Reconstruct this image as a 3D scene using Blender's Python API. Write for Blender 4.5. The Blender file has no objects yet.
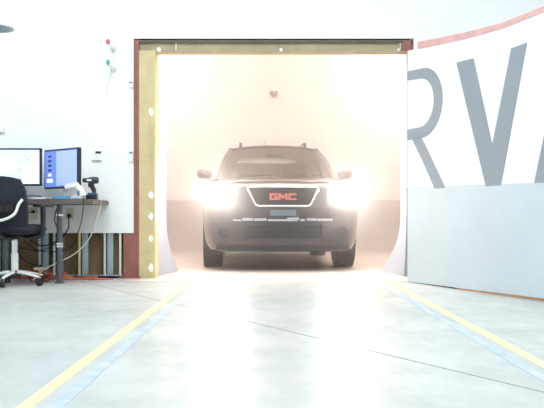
import bpy, bmesh, math, random
from mathutils import Vector, Matrix
random.seed(4)
R = math.radians
S = bpy.context.scene
COL = S.collection

# ------------------------------------------------------------------ camera, world, lights, exposure
cam = bpy.data.objects.new('camera', bpy.data.cameras.new('camera'))
COL.objects.link(cam)
cam.location = (0, 0, 0.62); cam.rotation_euler = (R(90), 0, 0)
cam.data.lens = 49.96; cam.data.sensor_width = 36
cam.data.shift_x = 0.0018; cam.data.shift_y = 0.0285
cam.data.clip_start = 0.05
S.camera = cam
S.view_settings.view_transform = 'Standard'; S.view_settings.look = 'None'
S.view_settings.exposure = 0.0; S.view_settings.gamma = 1
S.view_settings.use_curve_mapping = False
W = bpy.data.worlds.new('world'); S.world = W; W.use_nodes = True
W.node_tree.nodes['Background'].inputs[0].default_value = (0.8, 0.9, 1, 1)
W.node_tree.nodes['Background'].inputs[1].default_value = 0.3

def area(name, loc, size, power, color, rot=(0, 0, 0)):
    l = bpy.data.lights.new(name, 'AREA'); l.shape = 'RECTANGLE'; l.size, l.size_y = size
    l.energy = power; l.color = color
    o = bpy.data.objects.new(name, l); o.location = loc; o.rotation_euler = rot; COL.objects.link(o)
    return o
COOL = (0.90, 0.97, 1.0); WARM = (1.0, 0.75, 0.63)
area('hall_ceiling_light', (-2.4, 4.9, 4.85), (3.5, 2.2), 172, COOL)
area('hall_ceiling_light', (2.0, 4.2, 4.85), (3.5, 2.2), 160, COOL)
area('hall_ceiling_light', (0, 0.3, 4.85), (5.5, 2.2), 195, COOL)
area('bay_ceiling_light', (-3.05, 12.8, 4.7), (0.8, 3.6), 500, WARM)
area('bay_ceiling_light', (3.05, 12.8, 4.7), (0.8, 3.6), 500, WARM)
area('bay_ceiling_light', (0, 10.0, 4.7), (4.5, 1.6), 445, WARM)

# ------------------------------------------------------------------ materials
def rgb(r, g, b):
    f = lambda c: ((c/255+0.055)/1.055)**2.4 if c > 10 else c/255/12.92
    return (f(r), f(g), f(b), 1)
MATS = {}
def mat(name, c, rough=0.6, metal=0.0, noise=0.0, scale=6.0, bump=0.0, bscale=80, coat=0.0, emit=None, es=0.0, trans=0.0, stretch=None, ior=1.5):
    if name in MATS: return MATS[name]
    m = bpy.data.materials.new(name); m.use_nodes = True; nt = m.node_tree; N = nt.nodes; L = nt.links
    b = N['Principled BSDF']
    b.inputs['Base Color'].default_value = c; b.inputs['Roughness'].default_value = rough
    b.inputs['Metallic'].default_value = metal; b.inputs['Coat Weight'].default_value = coat
    b.inputs['IOR'].default_value = ior
    if trans: b.inputs['Transmission Weight'].default_value = trans
    if emit: b.inputs['Emission Color'].default_value = emit; b.inputs['Emission Strength'].default_value = es
    tc = N.new('ShaderNodeTexCoord'); mp = N.new('ShaderNodeMapping'); L.new(tc.outputs['Object'], mp.inputs[0])
    if stretch: mp.inputs['Scale'].default_value = stretch
    if noise:
        n = N.new('ShaderNodeTexNoise'); n.inputs['Scale'].default_value = scale; n.inputs['Detail'].default_value = 6
        L.new(mp.outputs[0], n.inputs['Vector'])
        mr = N.new('ShaderNodeMapRange'); L.new(n.outputs['Fac'], mr.inputs[0])
        mr.inputs[1].default_value = 0.3; mr.inputs[2].default_value = 0.7
        mr.inputs[3].default_value = 1-noise; mr.inputs[4].default_value = 1+noise
        mx = N.new('ShaderNodeVectorMath'); mx.operation = 'MULTIPLY'; mx.inputs[0].default_value = c[:3]
        L.new(mr.outputs[0], mx.inputs[1]); L.new(mx.outputs[0], b.inputs['Base Color'])
    if bump:
        n2 = N.new('ShaderNodeTexNoise'); n2.inputs['Scale'].default_value = bscale; n2.inputs['Detail'].default_value = 4
        L.new(mp.outputs[0], n2.inputs['Vector'])
        bp = N.new('ShaderNodeBump'); bp.inputs['Strength'].default_value = bump; bp.inputs['Distance'].default_value = 0.01
        L.new(n2.outputs['Fac'], bp.inputs['Height']); L.new(bp.outputs[0], b.inputs['Normal'])
    MATS[name] = m
    return m

M_wall = mat('white_drywall', rgb(238, 240, 241), 0.75, noise=0.015, scale=2, bump=0.05)
M_ceil = mat('ceiling_paint', rgb(225, 227, 228), 0.9)
M_bay = mat('bay_white_paint', rgb(240, 238, 234), 0.7, noise=0.01, scale=1.5)
M_grey = mat('cool_grey_paint', rgb(196, 207, 214), 0.45, noise=0.05, scale=1.4)
M_lowgrey = mat('bay_grey_paint', rgb(196, 186, 182), 0.6, noise=0.03, scale=1.2)
M_wing = mat('wing_grey_paint', rgb(172, 176, 186), 0.5, noise=0.05, scale=1.4)
M_letter = mat('slate_letter_paint', rgb(140, 150, 160), 0.55, noise=0.03, scale=2)
M_pink = mat('faded_red_trim', rgb(214, 168, 165), 0.6, noise=0.1, scale=9)
M_tan = mat('tan_painted_steel', rgb(204, 187, 142), 0.6, noise=0.1, scale=5)
M_olive = mat('tan_painted_beam', rgb(166, 154, 124), 0.6, noise=0.14, scale=4)
M_red = mat('red_primer_steel', rgb(148, 92, 84), 0.55, noise=0.15, scale=7)
M_spackle = mat('white_spackle', rgb(240, 240, 235), 0.8)
M_stud = mat('galvanised_steel', rgb(170, 186, 194), 0.4, 0.5, noise=0.12, scale=9, stretch=(1, 1, .2))
M_studw = mat('pale_stud_edge', rgb(215, 226, 220), 0.5, 0.1, noise=0.05)
M_studdy = mat('yellowish_stud_edge', rgb(222, 216, 160), 0.5)
M_ply = mat('brown_sheathing', rgb(136, 112, 82), 0.8, noise=0.25, scale=5, stretch=(3, 3, .5), bump=0.2)
M_warmleak = mat('warm_leak_copper', rgb(214, 170, 140), 0.25, 0.9, noise=0.1, scale=3)
M_dark = mat('gap_shade', rgb(48, 50, 50), 0.8)
M_black = mat('black_plastic', rgb(30, 32, 36), 0.45, bump=0.05)
M_mesh = mat('charcoal_fabric', rgb(28, 33, 43), 0.85, noise=0.15, scale=60, bump=0.3, bscale=300)
M_chrome = mat('chrome', rgb(225, 225, 228), 0.12, 1.0)
M_white = mat('white_plastic', rgb(228, 230, 230), 0.35)
M_ivory = mat('ivory_plastic', rgb(214, 212, 190), 0.45)
M_desk = mat('charcoal_laminate', rgb(70, 72, 76), 0.45, noise=0.1, scale=20)
M_deskedge = mat('brown_wood_edge', rgb(104, 92, 88), 0.55, noise=0.25, scale=10, stretch=(.3, 2, 6))
M_pipe = mat('dark_grey_pipe', rgb(92, 92, 100), 0.4, 0.5, noise=0.1, scale=12)
M_orange = mat('orange_cable', rgb(196, 104, 82), 0.5)
M_cream = mat('cream_cable', rgb(224, 216, 190), 0.5)
M_blue = mat('blue_plastic', rgb(84, 160, 205), 0.5)
M_rubber = mat('tyre_rubber', rgb(30, 30, 32), 0.75, bump=0.2)
M_paint = mat('dark_car_paint', rgb(40, 31, 31), 0.3, 0.3, coat=1.0)
M_trimblk = mat('car_black_trim', rgb(14, 14, 15), 0.5)
M_cloth = mat('grey_seat_cloth', rgb(120, 112, 104), 0.9, noise=0.1, scale=30)
M_alloy = mat('alloy_wheel', rgb(180, 180, 182), 0.3, 0.9)
M_badge = mat('red_badge', rgb(214, 120, 112), 0.3)
M_plate = mat('plate_bracket', rgb(96, 112, 128), 0.35)
def glass_mat(name, tint, mixf):
    m = bpy.data.materials.new(name); m.use_nodes = True; N = m.node_tree.nodes; L = m.node_tree.links
    for n in list(N): N.remove(n)
    o = N.new('ShaderNodeOutputMaterial'); t = N.new('ShaderNodeBsdfTransparent'); g = N.new('ShaderNodeBsdfGlossy')
    t.inputs[0].default_value = tint; g.inputs['Roughness'].default_value = 0.03
    f = N.new('ShaderNodeFresnel'); f.inputs[0].default_value = 1.5
    a = N.new('ShaderNodeMath'); a.operation = 'ADD'; a.use_clamp = True; a.inputs[1].default_value = mixf; L.new(f.outputs[0], a.inputs[0])
    x = N.new('ShaderNodeMixShader'); x.inputs[0].default_value = .05
    if tint[0] > .3: L.new(a.outputs[0], x.inputs[0])
    L.new(t.outputs[0], x.inputs[1]); L.new(g.outputs[0], x.inputs[2])
    L.new(x.outputs[0], o.inputs[0]); return m
M_glass = glass_mat('car_glass', (0.62, 0.66, 0.64, 1), 0.03)
M_tint = glass_mat('privacy_glass', (0.16, 0.17, 0.17, 1), 0.03)
M_clear = glass_mat('clear_glass', (0.86, 0.9, 0.9, 1), 0.08)
def emis(name, c, s):
    m = bpy.data.materials.new(name); m.use_nodes = True; b = m.node_tree.nodes['Principled BSDF']
    b.inputs['Base Color'].default_value = c; b.inputs['Emission Color'].default_value = c; b.inputs['Emission Strength'].default_value = s
    b.inputs['Roughness'].default_value = 0.4
    return m
M_head = emis('lit_headlamp', (1.0, 0.95, 0.88, 1), 320)
M_lensred = emis('red_lit_lens', rgb(190, 40, 70), 0.5)
M_lensgreen = emis('green_lit_lens', rgb(20, 150, 90), 0.5)
M_bled = emis('blue_led', rgb(60, 120, 250), 1.5)
M_scrA = emis('screen_pale_blue', rgb(190, 205, 250), 0.75)
M_scrB = emis('screen_blue', rgb(98, 128, 215), 0.7)
M_scrB2 = emis('screen_light_blue', rgb(150, 168, 235), 0.75)
M_scrW = emis('screen_white', rgb(240, 244, 255), 0.85)
M_scrG = emis('screen_text', rgb(150, 160, 210), 0.6)
M_scrD = emis('screen_dark_icon', rgb(46, 66, 120), 0.4)

def floor_mat(name, base, dirt, rough, amt):
    m = bpy.data.materials.new(name); m.use_nodes = True; N = m.node_tree.nodes; L = m.node_tree.links
    b = N['Principled BSDF']; tc = N.new('ShaderNodeTexCoord')
    def noise(sc, det, ro=.6, stretch=None):
        mp = N.new('ShaderNodeMapping'); L.new(tc.outputs['Object'], mp.inputs[0])
        if stretch: mp.inputs['Scale'].default_value = stretch
        n = N.new('ShaderNodeTexNoise'); n.inputs['Scale'].default_value = sc; n.inputs['Detail'].default_value = det
        n.inputs['Roughness'].default_value = ro; L.new(mp.outputs[0], n.inputs['Vector']); return n.outputs['Fac']
    n1 = noise(1.1, 8, .65); n2 = noise(5, 6, .7, (1, .6, 1)); n3 = noise(40, 3)
    mix = N.new('ShaderNodeMath'); mix.operation = 'MULTIPLY_ADD'; L.new(n2, mix.inputs[0]); mix.inputs[1].default_value = .6; L.new(n1, mix.inputs[2])
    cr = N.new('ShaderNodeMapRange'); L.new(mix.outputs[0], cr.inputs[0]); cr.inputs[1].default_value = .62; cr.inputs[2].default_value = 1.0
    cr.inputs[3].default_value = 0; cr.inputs[4].default_value = amt
    mx = N.new('ShaderNodeMix'); mx.data_type = 'RGBA'; L.new(cr.outputs[0], mx.inputs['Factor'])
    mx.inputs['A'].default_value = base; mx.inputs['B'].default_value = dirt
    L.new(mx.outputs['Result'], b.inputs['Base Color'])
    rr = N.new('ShaderNodeMapRange'); L.new(n2, rr.inputs[0]); rr.inputs[1].default_value = .3; rr.inputs[2].default_value = .7
    rr.inputs[3].default_value = rough-.05; rr.inputs[4].default_value = rough+.07; L.new(rr.outputs[0], b.inputs['Roughness'])
    bp = N.new('ShaderNodeBump'); bp.inputs['Strength'].default_value = .06; bp.inputs['Distance'].default_value = .005
    L.new(n3, bp.inputs['Height']); L.new(bp.outputs[0], b.inputs['Normal'])
    b.inputs['Coat Weight'].default_value = 0.08; b.inputs['Coat Roughness'].default_value = 0.15; b.inputs['Specular IOR Level'].default_value = 0.22
    return m
M_floor = floor_mat('sealed_concrete', rgb(192, 195, 193), rgb(152, 161, 159), 0.33, 0.75)
M_bayfloor = floor_mat('painted_bay_floor', rgb(214, 208, 202), rgb(196, 186, 176), 0.35, 0.6)
def worn_mat(name, c, floor_c, lo, hi):
    m = bpy.data.materials.new(name); m.use_nodes = True; N = m.node_tree.nodes; L = m.node_tree.links
    b = N['Principled BSDF']; tc = N.new('ShaderNodeTexCoord'); n = N.new('ShaderNodeTexNoise')
    n.inputs['Scale'].default_value = 7; n.inputs['Detail'].default_value = 8; L.new(tc.outputs['Object'], n.inputs['Vector'])
    r = N.new('ShaderNodeMapRange'); L.new(n.outputs['Fac'], r.inputs[0]); r.inputs[1].default_value = lo; r.inputs[2].default_value = hi
    mx = N.new('ShaderNodeMix'); mx.data_type = 'RGBA'; L.new(r.outputs[0], mx.inputs['Factor'])
    mx.inputs['A'].default_value = c; mx.inputs['B'].default_value = floor_c
    L.new(mx.outputs['Result'], b.inputs['Base Color']); b.inputs['Roughness'].default_value = .4
    return m
M_ytape = worn_mat('yellow_tape', rgb(240, 235, 160), rgb(212, 210, 168), .56, .72)
M_btape = worn_mat('worn_blue_paint', rgb(160, 180, 218), rgb(190, 198, 204), .44, .68)

# ------------------------------------------------------------------ geometry helpers
def box(bm, x0, x1, y0, y1, z0, z1, bev=0.0, M=None):
    b2 = bmesh.new()
    bmesh.ops.create_cube(b2, size=1)
    for v in b2.verts:
        v.co = Vector(((x0+x1)/2+v.co.x*(x1-x0), (y0+y1)/2+v.co.y*(y1-y0), (z0+z1)/2+v.co.z*(z1-z0)))
    if bev: bmesh.ops.bevel(b2, geom=b2.edges[:], offset=bev, segments=2, profile=.6, affect='EDGES')
    merge(bm, b2, M)
def merge(bm, b2, M=None):
    if M is not None: b2.transform(M)
    me = bpy.data.meshes.new('t'); b2.to_mesh(me); b2.free(); bm.from_mesh(me); bpy.data.meshes.remove(me)
def tube(bm, pts, r, n=8, closed=False):
    pts = [Vector(p) for p in pts]; rs = r if isinstance(r, (list, tuple)) else [r]*len(pts)
    rings = []; up = None
    for i, p in enumerate(pts):
        a = pts[i-1] if i > 0 else (pts[-1] if closed else p); c = pts[(i+1) % len(pts)] if (i < len(pts)-1 or closed) else p
        t = (c-a).normalized()
        if up is None: up = Vector((0, 0, 1)) if abs(t.z) < .9 else Vector((1, 0, 0))
        x = t.cross(up)
        if x.length < 1e-4: x = t.orthogonal()
        x.normalize(); y = x.cross(t).normalized(); up = y
        rings.append([bm.verts.new(p+x*math.cos(2*math.pi*k/n)*rs[i]+y*math.sin(2*math.pi*k/n)*rs[i]) for k in range(n)])
    m = len(rings)
    for i in range(m if closed else m-1):
        A, B = rings[i], rings[(i+1) % m]
        for k in range(n): bm.faces.new((A[k], A[(k+1) % n], B[(k+1) % n], B[k]))
    if not closed: bm.faces.new(rings[0][::-1]); bm.faces.new(rings[-1])
def smooth_path(pts, n=6):
    P = [Vector(p) for p in pts]; out = []
    for i in range(len(P)-1):
        p0 = P[max(i-1, 0)]; p1 = P[i]; p2 = P[i+1]; p3 = P[min(i+2, len(P)-1)]
        for k in range(n):
            t = k/n
            out.append(.5*((2*p1)+(p2-p0)*t+(2*p0-5*p1+4*p2-p3)*t*t+(3*p1-p0-3*p2+p3)*t**3))
    out.append(P[-1]); return out
def lathe(bm, prof, axis='Z', c=(0, 0, 0), n=24):
    rings = []
    for r, h in prof:
        ring = []
        for k in range(n):
            a = 2*math.pi*k/n; u, v = r*math.cos(a), r*math.sin(a)
            p = {'Z': (u, v, h), 'X': (h, u, v), 'Y': (u, h, v)}[axis]
            ring.append(bm.verts.new(Vector(p)+Vector(c)))
        rings.append(ring)
    for A, B in zip(rings, rings[1:]):
        for k in range(n): bm.faces.new((A[k], A[(k+1) % n], B[(k+1) % n], B[k]))
    if tuple(prof[0]) == tuple(prof[-1]): bmesh.ops.remove_doubles(bm, verts=rings[0]+rings[-1], dist=1e-6); return
    if prof[0][0] > 1e-5: bm.faces.new(rings[0][::-1])
    if prof[-1][0] > 1e-5: bm.faces.new(rings[-1])
def prism(bm, poly, y0, y1, M=None):           # poly in (x,z), extruded along y
    b2 = bmesh.new()
    a = [b2.verts.new((x, y0, z)) for x, z in poly]; b = [b2.verts.new((x, y1, z)) for x, z in poly]
    b2.faces.new(a); b2.faces.new(b[::-1]); n = len(poly)
    for i in range(n): b2.faces.new((a[i], b[i], b[(i+1) % n], a[(i+1) % n]))
    merge(bm, b2, M)
def grid(bm, f, nu, nv, th=None):              # f(u,v)->Vector, optional thickness vector
    V = [[bm.verts.new(f(i/nu, j/nv)) for j in range(nv+1)] for i in range(nu+1)]
    for i in range(nu):
        for j in range(nv): bm.faces.new((V[i][j], V[i+1][j], V[i+1][j+1], V[i][j+1]))
    if th is not None:
        t = Vector(th)
        U = [[bm.verts.new(v.co+t) for v in row] for row in V]
        for i in range(nu):
            for j in range(nv): bm.faces.new((U[i][j], U[i][j+1], U[i+1][j+1], U[i+1][j]))
        for i in range(nu):
            bm.faces.new((V[i][0], U[i][0], U[i+1][0], V[i+1][0])); bm.faces.new((V[i+1][nv], U[i+1][nv], U[i][nv], V[i][nv]))
        for j in range(nv):
            bm.faces.new((V[0][j+1], U[0][j+1], U[0][j], V[0][j])); bm.faces.new((V[nu][j], U[nu][j], U[nu][j+1], V[nu][j+1]))
def obj(name, bm, m, parent=None, smooth=None, loc=None, label=None):
    bmesh.ops.recalc_face_normals(bm, faces=bm.faces[:])
    me = bpy.data.meshes.new(name); bm.to_mesh(me); bm.free()
    me.materials.append(m)
    if smooth:
        for p in me.polygons: p.use_smooth = True
        me.set_sharp_from_angle(angle=R(smooth))
    o = bpy.data.objects.new(name, me); COL.objects.link(o)
    if parent: o.parent = parent
    if loc: o.location = loc
    if label: o['label'] = label
    return o
def tag(o, label, cat, group=None):
    o['label'] = label; o['category'] = cat
    if group: o['group'] = group
    return o
def thing(name, label, cat, loc=(0, 0, 0), rz=0, group=None):
    o = bpy.data.objects.new(name, None); COL.objects.link(o); o.location = loc; o.rotation_euler = (0, 0, rz)
    o.empty_display_size = .1
    return tag(o, label, cat, group)
def struct(name, bm, m, parent=None, smooth=None):
    o = obj(name, bm, m, parent, smooth); o['kind'] = 'structure'; return o
def NB(): return bmesh.new()
def B(name, m, parent, boxes, bev=0.0, smooth=None, label=None):
    bm = NB()
    for b in boxes: box(bm, *b, bev=bev)
    return obj(name, bm, m, parent, smooth, label=label)

# ------------------------------------------------------------------ hall
bm = NB(); box(bm, -5, 5, -4, 7.55, -.1, 0); floor = struct('floor', bm, M_floor)
bm = NB(); box(bm, -5, 5, 7.55, 15.6, -.1, 0.0); bayfloor = struct('floor_bay', bm, M_bayfloor)
bm = NB(); box(bm, -5.1, 5.1, -4.1, 8.2, 4.9, 5.0); struct('ceiling', bm, M_ceil)
bm = NB()
box(bm, -5, -1.455, 7.985, 8.0, .477, 4.9)          # drywall skin left
box(bm, -5, -1.5, 8.03, 8.2, .53, 4.9)
box(bm, -1.455, 1.51, 7.985, 8.2, 2.535, 4.9)
box(bm, 1.51, 5, 7.985, 8.2, 0, 4.9)
wf = struct('wall_front', bm, M_wall)
bm = NB(); box(bm, -5.1, -5, -4, 8.2, 0, 4.9); struct('wall_left', bm, M_wall)
bm = NB(); box(bm, 5, 5.1, -4, 8.2, 0, 4.9); struct('wall_right', bm, M_wall)
bm = NB(); box(bm, -5.1, 5.1, -4.1, -4, 0, 4.9); struct('wall_back', bm, M_wall)
# sawcut and threshold joint
bm = NB()
def strip(bm, a, b, w, z0, z1):
    a = Vector(a+(0,)); b = Vector(b+(0,)); t = (b-a).normalized(); n = Vector((-t.y, t.x, 0))*w/2
    vs = [a-n, b-n, b+n, a+n]
    lo = [bm.verts.new(v+Vector((0, 0, z0))) for v in vs]; hi = [bm.verts.new(v+Vector((0, 0, z1))) for v in vs]
    bm.faces.new(lo[::-1]); bm.faces.new(hi)
    for i in range(4): bm.faces.new((lo[i], lo[(i+1) % 4], hi[(i+1) % 4], hi[i]))
M_joint = mat('joint_filler', rgb(140, 142, 140), .7)
strip(bm, (-1.9, 7.54), (1.7, 1.5), .008, -.002, .0012)
struct('trim_1', bm, M_joint)
bm = NB(); strip(bm, (-3.9, 7.55), (1.36, 7.55), .012, -.002, .0012); struct('trim_2', bm, M_joint)
# tape lines
for x, w, m, nm, lb, y0, y1 in ((-.812, .052, M_ytape, 'yellow_floor_tape', 'yellow floor line on the left side of the lane', .6, 7.4),
                        (1.163, .052, M_ytape, 'yellow_floor_tape', 'scuffed yellow floor line right of the lane, below the lettered panel', .6, 7.45),
                        (-.708, .045, M_btape, 'blue_floor_line', 'faint blue floor line just right of the left yellow line', .6, 6.4),
                        (1.062, .045, M_btape, 'blue_floor_line', 'faint blue floor line just left of the right yellow line', .6, 7.1)):
    bm = NB(); n = 40; rr = random.Random(int(x*100))
    L = []; 
    for i in range(n+1):
        y = y0+(y1-y0)*i/n; j = rr.uniform(-.002, .002)
        L.append((bm.verts.new((x-w/2+j, y, .0018)), bm.verts.new((x+w/2+j, y, .0018))))
    for a, b in zip(L, L[1:]): bm.faces.new((a[0], a[1], b[1], b[0]))
    ex = bmesh.ops.extrude_face_region(bm, geom=bm.faces[:])
    for v in ex['geom']:
        if isinstance(v, bmesh.types.BMVert): v.co.z = .0002
    tag(obj(nm, bm, m), lb, 'floor marking')

# exposed studs under the cut drywall
PX = lambda px, D=8.0: (px-271)*D/755
sx = [(-4.6, 0), (-4.2, 1), (-3.75, 0), (-3.35, 0), (-2.9, 0), (PX(38), 0), (PX(52.5), 0), (PX(77.7), 1), (PX(103), 0), (PX(118.5), 2)]
for x, k in sx:
    bm = NB()
    box(bm, x, x+.028, 8.003, 8.012, .02, .52); box(bm, x, x+.006, 8.003, 8.09, .02, .52)
    s = struct('stud', bm, M_studdy if k == 1 else M_studw, wf)
    if k < 2:
        bm = NB(); box(bm, x+.036, x+.10, 8.04, 8.09, .02, .52); box(bm, x+.052, x+.058, 8.034, 8.04, .02, .52)
        struct('stud', bm, M_stud, wf)
bm = NB(); box(bm, -4.98, -1.575, 8.0, 8.095, 0, .02); box(bm, -4.98, -1.575, 8.0, 8.003, 0, .035); struct('bottom_track', bm, M_stud, wf)
for i in range(8):
    bm = NB(); x0 = -5+i*.43; box(bm, x0, x0+.424, 8.1, 8.115+.004*(i % 2), 0, .53); struct('sheathing_panel', bm, M_ply, wf)

# opening frame
bm = NB()   # red I-column left
box(bm, -1.565, -1.398, 8.002, 8.014, 0, 2.535); box(bm, -1.565, -1.398, 8.19, 8.2, 0, 2.535); box(bm, -1.49, -1.478, 8.014, 8.19, 0, 2.535)
col1 = tag(obj('steel_column', bm, M_red), 'red primed steel column at the left edge of the vehicle opening', 'column')
B('base_plate', M_red, col1, [(-1.60, -1.38, 7.96, 8.02, 0, .012)])
jl = thing('door_jamb', 'tan painted jamb with white filler patches, left side of the opening', 'jamb', (-1.31, 8.0, 0))
B('jamb_board', M_tan, jl, [(-.088, .03, -.004, .22, 0, 2.41)], .003)
B('edge_strip', M_tan, jl, [(.03, .083, -.008, .22, 0, 2.41)], .003)
for k, (z, h) in enumerate(((.88, .085), (.655, .08), (.42, .075), (.11, .10), (1.76, .09))):
    bm = NB(); rr = random.Random(k)
    poly = [(.040+.030*math.cos(a)*rr.uniform(.7, 1.1), z+h/2*math.sin(a)*rr.uniform(.75, 1.1)) for a in [i*math.pi/5 for i in range(10)]]
    prism(bm, poly, -.011, -.006); obj('filler_patch', bm, M_spackle, jl, label='white filler patch')
jr = thing('door_jamb', 'right hand jamb of the opening, mostly hidden by the lettered panel', 'jamb', (1.50, 8.0, 0))
B('jamb_board', M_tan, jr, [(.01, .06, .03, .22, 0, 2.41)], .003)
B('edge_strip', M_red, jr, [(-.0, .01, .0, .22, 2.41, 2.52)], .002)
hb = thing('header_beam', 'tan steel header beam with top flange coloured dark as shade spanning the opening', 'beam', (0, 8.0, 2.41))
B('web', M_olive, hb, [(-1.398, 1.47, .032, .045, .012, .115)])
B('top_flange', mat('shaded_beam_paint', rgb(92, 88, 76), .6, noise=.15, scale=5), hb, [(-1.398, 1.47, .0, .2, .113, .125), (-1.398, 1.47, .0, .008, .09, .125)])  # shadow below the wall edge is put into the flange colour
B('bottom_flange', M_olive, hb, [(-1.398, 1.47, .024, .2, 0.0, .014)])
for x, mm in ((PX(175.7), M_studw), (PX(150), M_olive), (PX(401.5), M_stud)):
    w = .016 if x > 1 else .006
    B('stiffener', mm, hb, [(x-w, x+w, .016, .034, .012, .113)])
B('corner_plate', M_red, hb, [(1.40, 1.47, -.003, .03, .0, .11), (1.38, 1.40, .01, .03, .0, .11)], label='reddish corner plate')
for x, s in ((PX(158.5), .026), (PX(281), .018), (PX(399), .014)):
    bm = NB(); lathe(bm, [(0, -.022), (s*.7, -.02), (s, -.008), (s, 0)], 'Y', (x, .026, .014), 12)
    obj('filler_patch', bm, M_spackle, hb, 40, label='white filler blob')

# ------------------------------------------------------------------ bay (cyclorama room)
def plan_path():
    pts = [(-3.7, 8.25), (-3.7, 9.0)]
    r = 1.6; x0, y1 = -3.7, 15.35
    for k in range(9): a = math.pi-k*math.pi/16; pts.append((x0+r+r*math.cos(a), y1-r+r*math.sin(a)))
    for k in range(9): a = math.pi/2-k*math.pi/16; pts.append((-x0-r+r*math.cos(a), y1-r+r*math.sin(a)))
    return pts+[(3.7, 9.0), (3.7, 8.25)]
pp = plan_path()
def offset_path(d):
    out = []
    for i, p in enumerate(pp):
        a = Vector(pp[max(i-1, 0)]); b = Vector(pp[min(i+1, len(pp)-1)]); t = (b-a).normalized(); n = Vector((t.y, -t.x))
        out.append(Vector(p)+n*d)
    return out
def sweep_wall(profile, m, name, parent=None, smooth=35):
    bm = NB(); rows = []
    for d, z in profile: rows.append([bm.verts.new((p.x, p.y, z)) for p in offset_path(d)])
    for A, Bq in zip(rows, rows[1:]):
        for i in range(len(A)-1): bm.faces.new((A[i], A[i+1], Bq[i+1], Bq[i]))
    # thickness outward
    return struct(name, bm, m, parent, smooth)
cove = [(.55*(1-math.sin(a)), .55*(1-math.cos(a))+.002) for a in [k*math.pi/16 for k in range(9)]]
ZB = 1.012
wb = sweep_wall([(0, ZB), (0, 4.8), (-.1, 4.8), (-.1, ZB)], M_bay, 'wall_bay')
sweep_wall(cove+[(0, ZB), (-.1, ZB), (-.1, 0)], M_lowgrey, 'lower_band', wb)
bm = NB(); box(bm, -3.9, 3.9, 8.2, 15.5, 4.8, 4.9); struct('ceiling_bay', bm, M_bay)
# wings beside the opening: flush at the doorway, flaring into a cove
def wing(side):
    s = -1 if side == 'left' else 1
    y0, y1 = (8.225, 9.09); xw = {-1: 1.245, 1: 1.475}[s]; xf = {-1: 1.262, 1: 1.56}[s]; sw = {-1: (.02, .152), 1: (.03, .252)}[s]
    prof = [(math.sin(a), 1-math.cos(a)) for a in [k*math.pi/20 for k in range(11)]]
    zc = .80
    def f(u, v):
        y = y0+(y1-y0)*u; X = xw+(xf-xw)*u; w = sw[0]+(sw[1]-sw[0])*u**1.4
        return Vector((s*(X-w*(1-math.sin(v*math.pi/2))**1.6), y, .003+zc*(v**1.0)))
    bm = NB(); grid(bm, f, 10, 14, (s*.06, 0, 0))
    def g(u, v):
        y = y0+(y1-y0)*u; X = xw+(xf-xw)*u; return Vector((s*X, y, .803+v*.164))
    grid(bm, g, 4, 1, (s*.06, 0, 0))
    wn = struct('wall_wing_'+side, bm, M_wing, None, 50)
    bm = NB()
    grid(bm, lambda u, v: Vector((s*(xw+(xf-xw)*u), y0+(y1-y0)*u, .967+v*1.9)), 4, 1, (s*.06, 0, 0))
    struct('upper_panel', bm, M_bay, wn)
wing('left'); wing('right')
# small dark sensor high on the back wall
ws = thing('wall_camera', 'small dark camera box high on the bay back wall above the vehicle', 'camera', (.055, 15.35, 3.13))
B('housing', M_black, ws, [(-.075, .075, -.09, 0, .01, .085)], .008)
B('bracket', mat('grey_plastic', rgb(150, 140, 130), .5), ws, [(-.05, .05, -.06, 0, -.04, .02)], .004)
bm = NB(); lathe(bm, [(.02, 0), (.022, -.02), (.0, -.024)], 'Y', (0, -.09, .048), 16); obj('lens', bm, M_chrome, ws, 40)

# ------------------------------------------------------------------ curved lettered panel on the right
PP = [(1.352, 7.47), (1.455, 7.25), (1.70, 6.6), (1.88, 6.15), (2.06, 5.68), (2.40, 4.75), (2.72, 3.8)]
TOP = [2.29, 2.265, 2.20, 2.175, 2.185, 2.2, 2.21]
CUM = [0]
for a, b in zip(PP, PP[1:]): CUM.append(CUM[-1]+math.hypot(b[0]-a[0], b[1]-a[1]))
def pw(s, arr):
    s = max(0, min(CUM[-1]-1e-6, s))
    for i in range(len(PP)-1):
        if s <= CUM[i+1]: t = (s-CUM[i])/(CUM[i+1]-CUM[i]); return arr[i]+(arr[i+1]-arr[i])*t
def pn(s, z, off=0.0):   # point on the panel, off>0 towards the hall
    x = pw(s, [p[0] for p in PP]); y = pw(s, [p[1] for p in PP]); s2 = min(s+.25, CUM[-1]-.01); s1 = max(s-.25, 0)
    dx = pw(s2, [p[0] for p in PP])-pw(s1, [p[0] for p in PP]); dy = pw(s2, [p[1] for p in PP])-pw(s1, [p[1] for p in PP]); l = math.hypot(dx, dy)
    return Vector((x+dy/l*off, y-dx/l*off, z))
LM = CUM[-1]
def pslab(name, m, parent, s0, s1, z0f, z1f, o0, o1, n=24):
    bm = NB(); V = []
    for i in range(n+1):
        s = s0+(s1-s0)*i/n; a, b = z0f(s), z1f(s)
        V.append([bm.verts.new(pn(s, a, o1)), bm.verts.new(pn(s, b, o1)), bm.verts.new(pn(s, b, o0)), bm.verts.new(pn(s, a, o0))])
    for A, C in zip(V, V[1:]):
        for k in range(4): bm.faces.new((A[k], A[(k+1) % 4], C[(k+1) % 4], C[k]))
    bm.faces.new(V[0]); bm.faces.new(V[-1][::-1])
    return obj(name, bm, m, parent, 30)
cp = thing('curved_wall_panel', 'tall curved white wall panel with grey lettering and grey lower band, right of opening', 'wall panel', (0, 0, 0))
topf = lambda s: pw(s, TOP)
band = lambda s: .942-.045*min(1, s/2.05)
gap = lambda s: .004+.022*min(1, s/2.0)
pslab('panel_face', M_wall, cp, 0, LM, band, topf, -.08, 0)
pslab('lower_band', M_grey, cp, 0, LM, gap, band, -.08, .003)
trimh = lambda s: topf(s)+(.072-.03*min(1, s/1.6))
pslab('top_trim', M_pink, cp, .17, LM, topf, trimh, -.09, .006).__setitem__('label', 'faded red top trim')
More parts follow.
